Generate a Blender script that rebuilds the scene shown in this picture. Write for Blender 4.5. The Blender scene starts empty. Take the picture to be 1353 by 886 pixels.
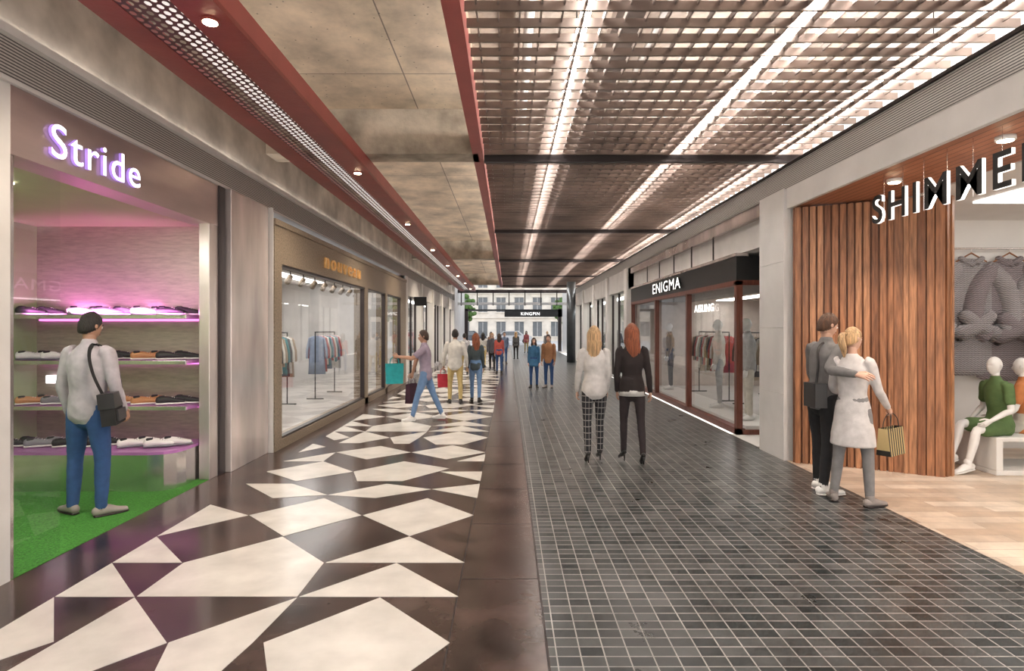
import bpy, math, random
from mathutils import Vector, Matrix, noise
random.seed(7)
V=Vector
scene=bpy.context.scene
try:
    scene.view_settings.view_transform='Standard'
except Exception: pass

# ------------------------------------------------------------------ materials
MATS={}
def M(name,col,rough=.5,metal=0.0,var=.12,scale=4.0,bump=0.0,bscale=40.0,emit=None,estr=0.0,stretch=(1,1,1),coat=0.0):
    if name in MATS: return MATS[name]
    m=bpy.data.materials.new(name); m.use_nodes=True
    nt=m.node_tree; N=nt.nodes; L=nt.links
    b=N['Principled BSDF']
    b.inputs['Roughness'].default_value=rough; b.inputs['Metallic'].default_value=metal
    b.inputs['Coat Weight'].default_value=coat
    tc=N.new('ShaderNodeTexCoord'); mp=N.new('ShaderNodeMapping'); mp.inputs['Scale'].default_value=stretch
    L.new(tc.outputs['Object'],mp.inputs['Vector'])
    no=N.new('ShaderNodeTexNoise'); no.inputs['Scale'].default_value=scale; no.inputs['Detail'].default_value=5
    L.new(mp.outputs[0],no.inputs['Vector'])
    cr=N.new('ShaderNodeValToRGB')
    cr.color_ramp.elements[0].position=.3; cr.color_ramp.elements[1].position=.7
    cr.color_ramp.elements[0].color=tuple(max(0,c*(1-var)) for c in col)+(1,)
    cr.color_ramp.elements[1].color=tuple(min(1,c*(1+var)) for c in col)+(1,)
    L.new(no.outputs['Fac'],cr.inputs['Fac']); L.new(cr.outputs['Color'],b.inputs['Base Color'])
    if bump:
        n2=N.new('ShaderNodeTexNoise'); n2.inputs['Scale'].default_value=bscale; n2.inputs['Detail'].default_value=4
        L.new(mp.outputs[0],n2.inputs['Vector'])
        bp=N.new('ShaderNodeBump'); bp.inputs['Strength'].default_value=bump; bp.inputs['Distance'].default_value=.02
        L.new(n2.outputs['Fac'],bp.inputs['Height']); L.new(bp.outputs[0],b.inputs['Normal'])
    if emit:
        b.inputs['Emission Color'].default_value=tuple(emit)+(1,); b.inputs['Emission Strength'].default_value=estr
    MATS[name]=m
    return m
def mathn(nt,op,a,b=None,c=None):
    n=nt.nodes.new('ShaderNodeMath'); n.operation=op
    for i,x in enumerate((a,b,c)):
        if x is None: continue
        if isinstance(x,(int,float)): n.inputs[i].default_value=x
        else: nt.links.new(x,n.inputs[i])
    return n.outputs[0]
def brickmat(name,c1,c2,mortar,w,h,ms,offset,rough,noisecol=.3,bump=.3,rotate=0,grime=3.0,pits=False,spec=.5,rvar=.25):
    m=bpy.data.materials.new(name); m.use_nodes=True; nt=m.node_tree; N=nt.nodes; L=nt.links
    b=N['Principled BSDF']; tc=N.new('ShaderNodeTexCoord'); mp=N.new('ShaderNodeMapping')
    b.inputs['Specular IOR Level'].default_value=spec
    mp.inputs['Rotation'].default_value=(0,0,rotate)
    L.new(tc.outputs['Object'],mp.inputs['Vector'])
    br=N.new('ShaderNodeTexBrick'); br.offset=offset; br.squash=1
    L.new(mp.outputs[0],br.inputs['Vector'])
    br.inputs['Color1'].default_value=c1+(1,); br.inputs['Color2'].default_value=c2+(1,); br.inputs['Mortar'].default_value=mortar+(1,)
    br.inputs['Scale'].default_value=1; br.inputs['Mortar Size'].default_value=ms; br.inputs['Mortar Smooth'].default_value=.1
    br.inputs['Brick Width'].default_value=w; br.inputs['Row Height'].default_value=h; br.inputs['Bias'].default_value=0
    no=N.new('ShaderNodeTexNoise'); no.inputs['Scale'].default_value=grime; no.inputs['Detail'].default_value=9; no.inputs['Roughness'].default_value=.62; L.new(mp.outputs[0],no.inputs['Vector'])
    mr=N.new('ShaderNodeMapRange'); mr.inputs[1].default_value=.3; mr.inputs[2].default_value=.7
    mr.inputs[3].default_value=1-noisecol; mr.inputs[4].default_value=1+noisecol; L.new(no.outputs['Fac'],mr.inputs[0])
    mx=N.new('ShaderNodeMix'); mx.data_type='RGBA'; mx.blend_type='MULTIPLY'; mx.inputs[0].default_value=1
    L.new(br.outputs['Color'],mx.inputs[6]); L.new(mr.outputs[0],mx.inputs[7])
    col=mx.outputs[2]
    if pits:
        vo=N.new('ShaderNodeTexVoronoi'); vo.inputs['Scale'].default_value=9; L.new(mp.outputs[0],vo.inputs['Vector'])
        p=mathn(nt,'LESS_THAN',vo.outputs['Distance'],.085); q=mathn(nt,'MULTIPLY_ADD',p,-.6,1)
        m2=N.new('ShaderNodeMix'); m2.data_type='RGBA'; m2.blend_type='MULTIPLY'; m2.inputs[0].default_value=1
        L.new(col,m2.inputs[6]); L.new(q,m2.inputs[7]); col=m2.outputs[2]
    L.new(col,b.inputs['Base Color'])
    r=mathn(nt,'MULTIPLY_ADD',no.outputs['Fac'],rvar,rough-rvar*.5); L.new(r,b.inputs['Roughness'])
    bp=N.new('ShaderNodeBump'); bp.inputs['Strength'].default_value=bump; bp.inputs['Distance'].default_value=.004
    bp.invert=True
    L.new(br.outputs['Fac'],bp.inputs['Height']); L.new(bp.outputs[0],b.inputs['Normal'])
    return m
def glassmat(name,tint=(.95,.97,.97),refl=.8):
    m=bpy.data.materials.new(name); m.use_nodes=True; nt=m.node_tree; N=nt.nodes; L=nt.links
    N.remove(N['Principled BSDF']); out=N['Material Output']
    t=N.new('ShaderNodeBsdfTransparent'); t.inputs[0].default_value=tint+(1,)
    g=N.new('ShaderNodeBsdfGlossy'); g.inputs['Roughness'].default_value=.02
    no=N.new('ShaderNodeTexNoise'); no.inputs['Scale'].default_value=2
    lw=N.new('ShaderNodeLayerWeight'); lw.inputs['Blend'].default_value=.5
    f=mathn(nt,'POWER',lw.outputs['Facing'],4.0)
    k=mathn(nt,'MULTIPLY_ADD',no.outputs['Fac'],.02,.03); s=mathn(nt,'MULTIPLY_ADD',f,refl,k)
    mx=N.new('ShaderNodeMixShader'); L.new(s,mx.inputs[0]); L.new(t.outputs[0],mx.inputs[1]); L.new(g.outputs[0],mx.inputs[2])
    L.new(mx.outputs[0],out.inputs['Surface'])
    return m
def perfmat(name,col):
    m=bpy.data.materials.new(name); m.use_nodes=True; nt=m.node_tree; N=nt.nodes; L=nt.links
    b=N['Principled BSDF']; b.inputs['Base Color'].default_value=col+(1,); b.inputs['Roughness'].default_value=.45
    tc=N.new('ShaderNodeTexCoord'); sp=N.new('ShaderNodeSeparateXYZ'); L.new(tc.outputs['Object'],sp.inputs[0])
    u=mathn(nt,'MULTIPLY',sp.outputs['X'],1/.06); v=mathn(nt,'MULTIPLY',sp.outputs['Y'],1/.085)
    fl=mathn(nt,'FLOOR',u); off=mathn(nt,'MULTIPLY',fl,.5); v2=mathn(nt,'ADD',v,off)
    fu=mathn(nt,'SUBTRACT',mathn(nt,'FRACT',u),.5); fv=mathn(nt,'SUBTRACT',mathn(nt,'FRACT',v2),.5)
    d=mathn(nt,'SQRT',mathn(nt,'ADD',mathn(nt,'POWER',mathn(nt,'ABSOLUTE',fu),2),mathn(nt,'POWER',mathn(nt,'ABSOLUTE',fv),2)))
    hole=mathn(nt,'LESS_THAN',d,.34)
    inv=mathn(nt,'SUBTRACT',1,hole); L.new(inv,b.inputs['Alpha'])
    return m
def stripemat(name,ca,cb,freq,axis='Z',duty=.5,rough=.4,metal=.5):
    m=bpy.data.materials.new(name); m.use_nodes=True; nt=m.node_tree; N=nt.nodes; L=nt.links
    b=N['Principled BSDF']; b.inputs['Roughness'].default_value=rough; b.inputs['Metallic'].default_value=metal
    tc=N.new('ShaderNodeTexCoord'); sp=N.new('ShaderNodeSeparateXYZ'); L.new(tc.outputs['Object'],sp.inputs[0])
    f=mathn(nt,'FRACT',mathn(nt,'MULTIPLY',sp.outputs[axis],freq)); s=mathn(nt,'LESS_THAN',f,duty)
    mx=N.new('ShaderNodeMix'); mx.data_type='RGBA'; L.new(s,mx.inputs[0]); mx.inputs[6].default_value=ca+(1,); mx.inputs[7].default_value=cb+(1,)
    L.new(mx.outputs[2],b.inputs['Base Color'])
    bp=N.new('ShaderNodeBump'); bp.inputs['Distance'].default_value=.01; bp.inputs['Strength'].default_value=.6
    L.new(s,bp.inputs['Height']); bp.invert=True; L.new(bp.outputs[0],b.inputs['Normal'])
    return m
def plaidmat(name):
    m=bpy.data.materials.new(name); m.use_nodes=True; nt=m.node_tree; N=nt.nodes; L=nt.links
    b=N['Principled BSDF']; b.inputs['Roughness'].default_value=.85
    tc=N.new('ShaderNodeTexCoord'); sp=N.new('ShaderNodeSeparateXYZ'); L.new(tc.outputs['Object'],sp.inputs[0])
    z=mathn(nt,'LESS_THAN',mathn(nt,'FRACT',mathn(nt,'MULTIPLY',sp.outputs['Z'],13)),.14)
    x=mathn(nt,'LESS_THAN',mathn(nt,'FRACT',mathn(nt,'MULTIPLY',sp.outputs['X'],24)),.13)
    s=mathn(nt,'MAXIMUM',z,x)
    mx=N.new('ShaderNodeMix'); mx.data_type='RGBA'; L.new(s,mx.inputs[0]); mx.inputs[6].default_value=(.02,.02,.024,1); mx.inputs[7].default_value=(.28,.26,.25,1)
    L.new(mx.outputs[2],b.inputs['Base Color'])
    return m
def knitmat(name,c1,c2,freq=26):
    m=bpy.data.materials.new(name); m.use_nodes=True; nt=m.node_tree; N=nt.nodes; L=nt.links
    b=N['Principled BSDF']; b.inputs['Roughness'].default_value=.95
    tc=N.new('ShaderNodeTexCoord'); sp=N.new('ShaderNodeSeparateXYZ'); L.new(tc.outputs['Object'],sp.inputs[0])
    zig=mathn(nt,'PINGPONG',mathn(nt,'MULTIPLY',sp.outputs['X'],freq*.6),.5)
    f=mathn(nt,'PINGPONG',mathn(nt,'ADD',mathn(nt,'MULTIPLY',sp.outputs['Z'],freq),zig),.5)
    f2=mathn(nt,'MULTIPLY',f,2)
    mx=N.new('ShaderNodeMix'); mx.data_type='RGBA'; L.new(f2,mx.inputs[0]); mx.inputs[6].default_value=c1+(1,); mx.inputs[7].default_value=c2+(1,)
    L.new(mx.outputs[2],b.inputs['Base Color'])
    bp=N.new('ShaderNodeBump'); bp.inputs['Distance'].default_value=.012; L.new(f2,bp.inputs['Height']); L.new(bp.outputs[0],b.inputs['Normal'])
    return m

concrete=brickmat('concrete_soffit',(.64,.53,.40),(.72,.61,.47),(.26,.21,.17),2.4,1.25,.008,0,.7,.42,.5,math.pi/2,1.3,True)
concrete2=M('concrete_beam',(.42,.36,.29),.7,0,.45,2.6,.5,12)
concrete3=M('concrete_slab_upper',(.38,.31,.26),.7,0,.35,1.5,.5,12)
plaster=M('rough_plaster',(.56,.52,.47),.38,.2,.4,2.0,.4,5)
redm=M('oxide_red_steel',(.27,.045,.035),.42,.15,.15,3,.1,20)
redlit=M('oxide_red_steel_lit',(.40,.09,.08),.45,.1,.1,3)  # lighter copy of the red steel, light on edge faces put into colour
perf=perfmat('perforated_red_panel',(.10,.03,.028))
slatm=M('louvre_metal',(.22,.175,.155),.30,.75,.35,1.2)
slatd=M('louvre_carrier_metal',(.34,.29,.27),.3,.7,.3,2)
darksteel=M('dark_steel',(.05,.04,.04),.4,.6)
led=M('led_diffuser',(1,1,1),.5,0,0,1,emit=(1,.95,.89),estr=40)
beamglow=M('added_beam_glow',(1,1,1),.5,0,0,1,emit=(1,.93,.86),estr=.9)  # glow for the added panel inside the beam
wallwash=M('added_wall_wash',(1,1,1),.5,0,0,1,emit=(1,.92,.83),estr=8)  # glow for the added strip that brightens the upper left wall
warmlamp=M('warm_lamp',(1,1,1),.5,0,0,1,emit=(1,.78,.5),estr=40)
whitelamp=M('shop_light_panel',(1,1,1),.5,0,0,1,emit=(1,.96,.92),estr=12)
softlamp=M('fashion_light_panel',(1,1,1),.5,0,0,1,emit=(1,.96,.92),estr=5.5)
brown=M('brown_marble',(.056,.036,.031),.19,0,.65,2.6,.03,20)
whitest=M('white_marble_inlay',(.66,.63,.585),.24,0,.13,3.5,.03,25)
tile=brickmat('slate_mosaic',(.016,.022,.024),(.085,.088,.088),(.33,.32,.30),.125,.095,.0038,0.0,.29,.35,.35,0,2.2,False,.45,.10)
beige=brickmat('travertine_plank',(.46,.34,.25),(.66,.56,.46),(.36,.30,.25),.9,.16,.003,.5,.4,.22,.2)
green=M('green_carpet',(.05,.23,.025),.95,0,.4,60,.6,200)
whitem=M('white_paint',(.78,.76,.73),.5,0,.04,2)
portalm=M('portal_grey_white',(.68,.66,.64),.45,0,.08,2)
greym=M('grey_plaster',(.60,.58,.56),.6,0,.1,2)
brushed=M('brushed_steel',(.70,.62,.59),.27,.65,.35,2,.08,8,stretch=(1,1,.25))
headerm=M('header_brushed_metal',(.52,.42,.40),.28,.7,.3,2,.08,8,stretch=(1,.2,1))
grill=stripemat('linear_grille',(.50,.48,.45),(.06,.06,.06),45,'Z',.40,.4,.2)
bronze=M('bronze_stone',(.27,.21,.15),.42,.3,.35,40,.25,90)
gold=M('gold_letters',(.85,.5,.2),.25,.9,.1,3,emit=(1,.55,.2),estr=.2)
glass=glassmat('shop_glass')
glass_hi=glassmat('reflective_shop_glass',(.92,.93,.94),.9)
wood=[M('timber_slat_%d'%i,c,.42,0,.4,7,.15,30,stretch=(6,6,.5)) for i,c in enumerate([(.34,.145,.065),(.24,.095,.042),(.44,.21,.105),(.29,.125,.058)])]
woodceil=stripemat('timber_soffit',(.38,.15,.08),(.12,.045,.03),11,'X',.14,.45,0)
woodframe=M('mahogany_frame',(.15,.045,.028),.35,0,.3,8,.1,20,stretch=(4,4,.5))
blackm=M('black_metal',(.02,.02,.02),.4,.2)
signlit=M('backlit_letter_face',(1,1,1),.5,0,0,1,emit=(1,.97,.92),estr=1.6)
halo=M('letter_edge_light',(1,1,1),.5,0,0,1,emit=(1,.97,.92),estr=1.3)
neon=M('neon_letter_face',(1,1,1),.5,0,0,1,emit=(1,.96,1),estr=2.2)
neonp=M('neon_purple_edge',(.5,.3,.8),.5,0,0,1,emit=(.5,.3,1),estr=.6)
pinkled=M('pink_led',(1,.3,.9),.5,0,0,1,emit=(1,.22,.85),estr=2.2)
mauve=M('mauve_metal_wall',(.52,.43,.39),.34,.6,.14,8,.1,30,stretch=(1,1,6))
purple=M('purple_shelf',(.50,.20,.50),.3,.2,.1,3)
bouncegreen=M('ceiling_green_bounce',(.50,.50,.28),.6,0,.05,2)  # green light bounced off the carpet, put into the ceiling colour
greenwall=M('green_wall',(.36,.46,.24),.6,0,.1,2)
silver=M('polished_silver',(.75,.71,.7),.2,.95,.1,4)

# ------------------------------------------------------------------ mesh builder
class MB:
    def __init__(s): s.v=[];s.f=[];s.m=[];s.sm=[];s.mats=[]
    def mi(s,mat):
        if mat not in s.mats: s.mats.append(mat)
        return s.mats.index(mat)
    def add(s,vs,fs,mat,smooth=False):
        o=len(s.v); s.v+= [tuple(p) for p in vs]; k=s.mi(mat)
        for f in fs: s.f.append([i+o for i in f]); s.m.append(k); s.sm.append(smooth)
    def box(s,x0,x1,y0,y1,z0,z1,mat,xf=None):
        vs=[V((x,y,z)) for z in (z0,z1) for y in (y0,y1) for x in (x0,x1)]
        if xf: vs=[xf@p for p in vs]
        s.add(vs,[(0,2,3,1),(4,5,7,6),(0,1,5,4),(2,6,7,3),(0,4,6,2),(1,3,7,5)],mat)
    def paneX(s,x,y0,y1,z0,z1,mat): s.add([(x,y0,z0),(x,y1,z0),(x,y1,z1),(x,y0,z1)],[(0,1,2,3)],mat)
    def paneY(s,y,x0,x1,z0,z1,mat): s.add([(x0,y,z0),(x1,y,z0),(x1,y,z1),(x0,y,z1)],[(0,1,2,3)],mat)
    def prism(s,pts,d,mat,smooth=False):
        n=len(pts); d=V(d); a=[V(p) for p in pts]; vs=a+[p+d for p in a]
        fs=[tuple(range(n))[::-1],tuple(range(n,2*n))]+[(i,(i+1)%n,(i+1)%n+n,i+n) for i in range(n)]
        s.add(vs,fs,mat,smooth)
    def tube(s,pts,rad,mat,side=(1,0,0),seg=12,cap='round',sub=1,smooth=True):
        P=[V(p) for p in pts]; R=[(r,r) if isinstance(r,(int,float)) else r for r in rad]
        if sub>1 and len(P)>2:
            Q=[];S=[]
            n=len(P)
            for i in range(n-1):
                p0=P[max(i-1,0)];p1=P[i];p2=P[i+1];p3=P[min(i+2,n-1)]
                r0=R[max(i-1,0)];r1=R[i];r2=R[i+1];r3=R[min(i+2,n-1)]
                for k in range(sub):
                    t=k/sub
                    c=(-.5*t+t*t-.5*t**3, 1-2.5*t*t+1.5*t**3, .5*t+2*t*t-1.5*t**3, -.5*t*t+.5*t**3)
                    Q.append(p0*c[0]+p1*c[1]+p2*c[2]+p3*c[3])
                    S.append(tuple(max(.001,r0[j]*c[0]+r1[j]*c[1]+r2[j]*c[2]+r3[j]*c[3]) for j in (0,1)))
            Q.append(P[-1]);S.append(R[-1]);P=Q;R=S
        rings=[]; n=len(P); sd=V(side).normalized()
        T=[]
        for i in range(n):
            a=P[max(i-1,0)];b=P[min(i+1,n-1)]; t=(b-a)
            t=t.normalized() if t.length>1e-9 else V((0,0,1)); T.append(t)
        def ring(c,t,a,b):
            u=sd-t*sd.dot(t)
            if u.length<.05:
                u=V((0,1,0))-t*t.y
                if u.length<.05: u=V((0,0,1))-t*t.z
            u.normalize(); w=t.cross(u)
            return [c+u*(a*math.cos(2*math.pi*k/seg))+w*(b*math.sin(2*math.pi*k/seg)) for k in range(seg)]
        if cap=='round':
            r=min(R[0])
            for ph in (75,45,20):
                q=math.radians(ph); rings.append(ring(P[0]-T[0]*r*math.sin(q),T[0],R[0][0]*math.cos(q),R[0][1]*math.cos(q)))
        for i in range(n): rings.append(ring(P[i],T[i],R[i][0],R[i][1]))
        if cap=='round':
            r=min(R[-1])
            for ph in (20,45,75):
                q=math.radians(ph); rings.append(ring(P[-1]+T[-1]*r*math.sin(q),T[-1],R[-1][0]*math.cos(q),R[-1][1]*math.cos(q)))
        vs=[p for r in rings for p in r]; fs=[]
        for i in range(len(rings)-1):
            for k in range(seg):
                k2=(k+1)%seg; fs.append((i*seg+k,i*seg+k2,(i+1)*seg+k2,(i+1)*seg+k))
        fs.append(tuple(range(seg))[::-1]); fs.append(tuple((len(rings)-1)*seg+k for k in range(seg)))
        s.add(vs,fs,mat,smooth)
    def ball(s,c,r,mat,seg=16,rg=10,fn=None,xf=None):
        if isinstance(r,(int,float)): r=(r,r,r)
        vs=[];fs=[]
        for i in range(rg+1):
            th=math.pi*i/rg
            for k in range(seg):
                ph=2*math.pi*k/seg
                d=V((math.sin(th)*math.cos(ph),math.sin(th)*math.sin(ph),math.cos(th)))
                if i in (0,rg): d=V((0,0,1 if i==0 else -1))
                p=fn(d) if fn else V((d.x*r[0],d.y*r[1],d.z*r[2]))
                if xf: p=xf@p
                vs.append(p+V(c))
        for i in range(rg):
            for k in range(seg):
                k2=(k+1)%seg; fs.append((i*seg+k,(i+1)*seg+k,(i+1)*seg+k2,i*seg+k2))
        s.add(vs,fs,mat,True)
    def obj(s,name,parent=None,loc=None,rz=0,bevel=0):
        me=bpy.data.meshes.new(name); me.from_pydata(s.v,[],s.f)
        for m in s.mats: me.materials.append(m)
        me.polygons.foreach_set('material_index',s.m); me.polygons.foreach_set('use_smooth',s.sm)
        me.update(); o=bpy.data.objects.new(name,me); scene.collection.objects.link(o)
        if loc: o.location=loc
        o.rotation_euler=(0,0,rz)
        if parent: o.parent=parent
        if bevel:
            b=o.modifiers.new('bevel','BEVEL'); b.width=bevel; b.segments=2; b.limit_method='ANGLE'
        return o
def box(name,x0,x1,y0,y1,z0,z1,mat,bevel=0,parent=None):
    b=MB(); b.box(x0,x1,y0,y1,z0,z1,mat); return b.obj(name,bevel=bevel,parent=parent)
def text(name,body,origin,right,up,w,h,depth,face,edge=None,bold=0.02,parent=None,space=1.12):
    cu=bpy.data.curves.new(name,'FONT'); cu.body=body; cu.extrude=.1; cu.offset=bold; cu.resolution_u=6; cu.space_character=space
    o=bpy.data.objects.new(name,cu); scene.collection.objects.link(o)
    dg=bpy.context.evaluated_depsgraph_get(); me=bpy.data.meshes.new_from_object(o.evaluated_get(dg)); bpy.data.objects.remove(o)
    xs=[v.co.x for v in me.vertices]; ys=[v.co.y for v in me.vertices]
    x0,x1,y0,y1=min(xs),max(xs),min(ys),max(ys); R=V(right);U=V(up);Nn=R.cross(U)
    for v in me.vertices:
        p=V(origin)+R*((v.co.x-x0)/(x1-x0)*w)+U*((v.co.y-y0)/(y1-y0)*h)+Nn*(v.co.z/.1*depth*.5+depth*.5)
        v.co=p
    me.materials.clear(); me.materials.append(face); me.materials.append(edge or face)
    me.update()
    for p in me.polygons: p.material_index=0 if p.normal.dot(Nn)>.7 else 1
    ob=bpy.data.objects.new(name,me); scene.collection.objects.link(ob)
    if parent: ob.parent=parent
    return ob

# ------------------------------------------------------------------ people
def remesh(mb,vox,wr=0.0,smooth=4,seed=0):
    o=mb.obj('tmp'); r=o.modifiers.new('r','REMESH'); r.mode='VOXEL'; r.voxel_size=vox
    sm=o.modifiers.new('s','SMOOTH'); sm.factor=.5; sm.iterations=smooth
    dg=bpy.context.evaluated_depsgraph_get(); ev=o.evaluated_get(dg); me=ev.to_mesh()
    vs=[]
    for v in me.vertices:
        p=v.co.copy()
        if wr:
            q=V((p.x*6+seed,p.y*6,p.z*9+p.x*4)); n=noise.noise(q)+.35*noise.noise(q*2.3)
            n=(1-abs(n)*2.2)*.6
            p+=v.normal*(wr*n)
        vs.append(p)
    fs=[tuple(p.vertices) for p in me.polygons]
    ev.to_mesh_clear(); me0=o.data; bpy.data.objects.remove(o); bpy.data.meshes.remove(me0)
    return vs,fs
def orth(a,d):
    a=V(a); a=a-d*a.dot(d)
    return a.normalized() if a.length>1e-4 else V((1,0,0))
def make_hand(mb,w,d,n,th,curl,mat,s=1):
    d=V(d).normalized(); th=orth(th,d); n=orth(orth(n,d),th)
    mb.tube([w-d*.02*s,w+d*.025*s,w+d*.06*s,w+d*.09*s],[(.024*s,.02*s),(.031*s,.017*s),(.039*s,.016*s),(.038*s,.013*s)],mat,side=th,seg=10)
    for i,l in enumerate((.068,.077,.071,.054)):
        b=w+d*(.085-.003*abs(i-1))*s+th*(.030-.0195*i)*s; c=curl*(1+.12*i); pts=[b]; a=c*.5
        for q,fr in enumerate((.45,.3,.25)):
            dd=d*math.cos(a)+n*math.sin(a); b=b+dd*l*fr*s; pts.append(b); a+=c
        mb.tube(pts,[.0092*s,.0088*s,.008*s,.007*s],mat,side=th,seg=7,smooth=True)
    b=w+d*.022*s+th*.024*s; p1=b+(d*.6+th*.65+n*.25).normalized()*.042*s; p2=p1+(d*.9+th*.15+n*.4).normalized()*.032*s; p3=p2+(d*.9+n*.45).normalized()*.024*s
    mb.tube([b,p1,p2,p3],[.014*s,.0115*s,.010*s,.0085*s],mat,side=n,seg=7)
eye_w=M('eye_white',(.85,.83,.8),.2); eye_i=M('eye_iris',(.06,.04,.03),.1); lipm=M('lips',(.5,.18,.15),.45)
def hairmat(name,c):
    return M(name,c,.38,0,.5,9,.7,30,stretch=(7,7,.6))
H_black=hairmat('hair_black',(.018,.013,.011)); H_brown=hairmat('hair_brown',(.10,.045,.022))
H_blonde=hairmat('hair_blonde',(.55,.35,.18)); H_red=hairmat('hair_auburn',(.27,.075,.03)); H_dark=hairmat('hair_dark_brown',(.05,.025,.016))
skinA=M('skin_fair',(.62,.38,.28),.5,0,.06,10); skinB=M('skin_tan',(.45,.25,.17),.5,0,.06,10)
def make_head(mb,c,R,skin,hair,style,s=1.0,mann=False):
    def fn(d):
        x,y,z=d.x*.074,d.y*.094,d.z*.118
        if d.z<0:
            k=-d.z; x*=1-.30*k**1.4
            if d.y<0: y*=1-.45*k
            else: y*=1-.06*k
        if d.y>0:
            y*=.93
            g=math.exp(-(x/.011)**2)
            t=max(0,1-abs((z+.022)/.030)); y+=.020*g*t**.8*(1 if d.y>.3 else 0)
            for sx in (-1,1): y-=.010*math.exp(-((x-sx*.030)/.017)**2-((z-.008)/.014)**2)
            y+=.006*math.exp(-(x/.022)**2-((z+.060)/.012)**2)+.006*math.exp(-(x/.018)**2-((z+.098)/.014)**2)
            y+=.004*math.exp(-((z-.030)/.012)**2-(x/.05)**2)
        return V((x,y,z))*s
    mb.ball(c,1,skin,seg=40,rg=34,fn=fn,xf=R)
    def L(x,y,z): return V(c)+R@(V((x,y,z))*s)
    for sx in (-1,1):
        mb.tube([L(sx*.071,-.004,-.022),L(sx*.078,-.012,0),L(sx*.079,-.014,.018)],[(.006*s,.010*s),(.008*s,.017*s),(.006*s,.014*s)],skin,side=tuple(R@V((1,0,0))),seg=8,sub=2)
    if mann: return
    for sx in (-1,1):
        mb.ball(L(sx*.030,.073,.006),.0125*s,eye_w,10,8); mb.ball(L(sx*.030,.0815,.006),.0056*s,eye_i,8,6)
        mb.tube([L(sx*.014,.088,.026),L(sx*.030,.089,.031),L(sx*.046,.080,.026)],[.003*s,.004*s,.002*s],hair,seg=6)
    mb.tube([L(-.024,.079,-.055),L(0,.092,-.053),L(.024,.079,-.055)],[.002*s,.006*s,.002*s],lipm,side=(0,0,1),seg=8,sub=3)
    vol=1.12 if style=='short' else 1.13
    def hf(d):
        hl=-.62+(d.y+1)*.45 if d.y<0 else -.17+d.y*1.0
        t=(d.z-hl)/.16; t=max(0,min(1,t+.5)); t=t*t*(3-2*t)
        p=fn(V(d)); q=V((d.x*.074,d.y*.094*(.97 if d.y>0 else 1),d.z*.118))*s
        k=vol+.05*max(0,d.z)
        n=noise.noise(V((d.x*9,d.y*9,d.z*5)))*.04
        return q*(k+n)*t+p*.93*(1-t)
    mb.ball(c,1,hair,seg=40,rg=30,fn=hf,xf=R)
    if style.startswith('long'):
        ln=.34 if style=='long' else .22
        for i in range(36):
            a=math.radians(-118+236*i/35+random.uniform(-3,3)); rr=1.0
            sx,sy=math.sin(a),-math.cos(a)
            l=ln*(.75+.25*math.cos(a))*random.uniform(.85,1.10)
            w=random.uniform(-.014,.014)
            pts=[(sx*.045,sy*.055,.095),(sx*.078,sy*.098,.03),(sx*.080,sy*.105-.004,-.06),(sx*.082+w,min(sy*.10,.03)-.022,-.13),(sx*.078-w,min(sy*.08,.02)-.048,-.13-l*.5),(sx*.062+w*1.5,min(sy*.06,.01)-.05,-.12-l)]
            P=[V(c)+R@(V(p)*s) for p in pts]
            mb.tube(P,[.016*s,.020*s,.020*s,.020*s,.015*s,.004*s],hair,seg=7,sub=3)
    if style=='pony':
        for i in range(9):
            a=i*.7; o=V((math.sin(a)*.014,math.cos(a)*.012,0))
            pts=[V((0,-.085,.05))+o*.6,V((0,-.135,.05))+o,V((0,-.155,-.02))+o*1.5,V((.01,-.135,-.11))+o*1.3,V((0,-.12,-.19))+o*.4]
            mb.tube([V(c)+R@(p*s) for p in pts],[.012*s,.016*s,.018*s,.015*s,.004*s],hair,seg=7,sub=3)
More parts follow.
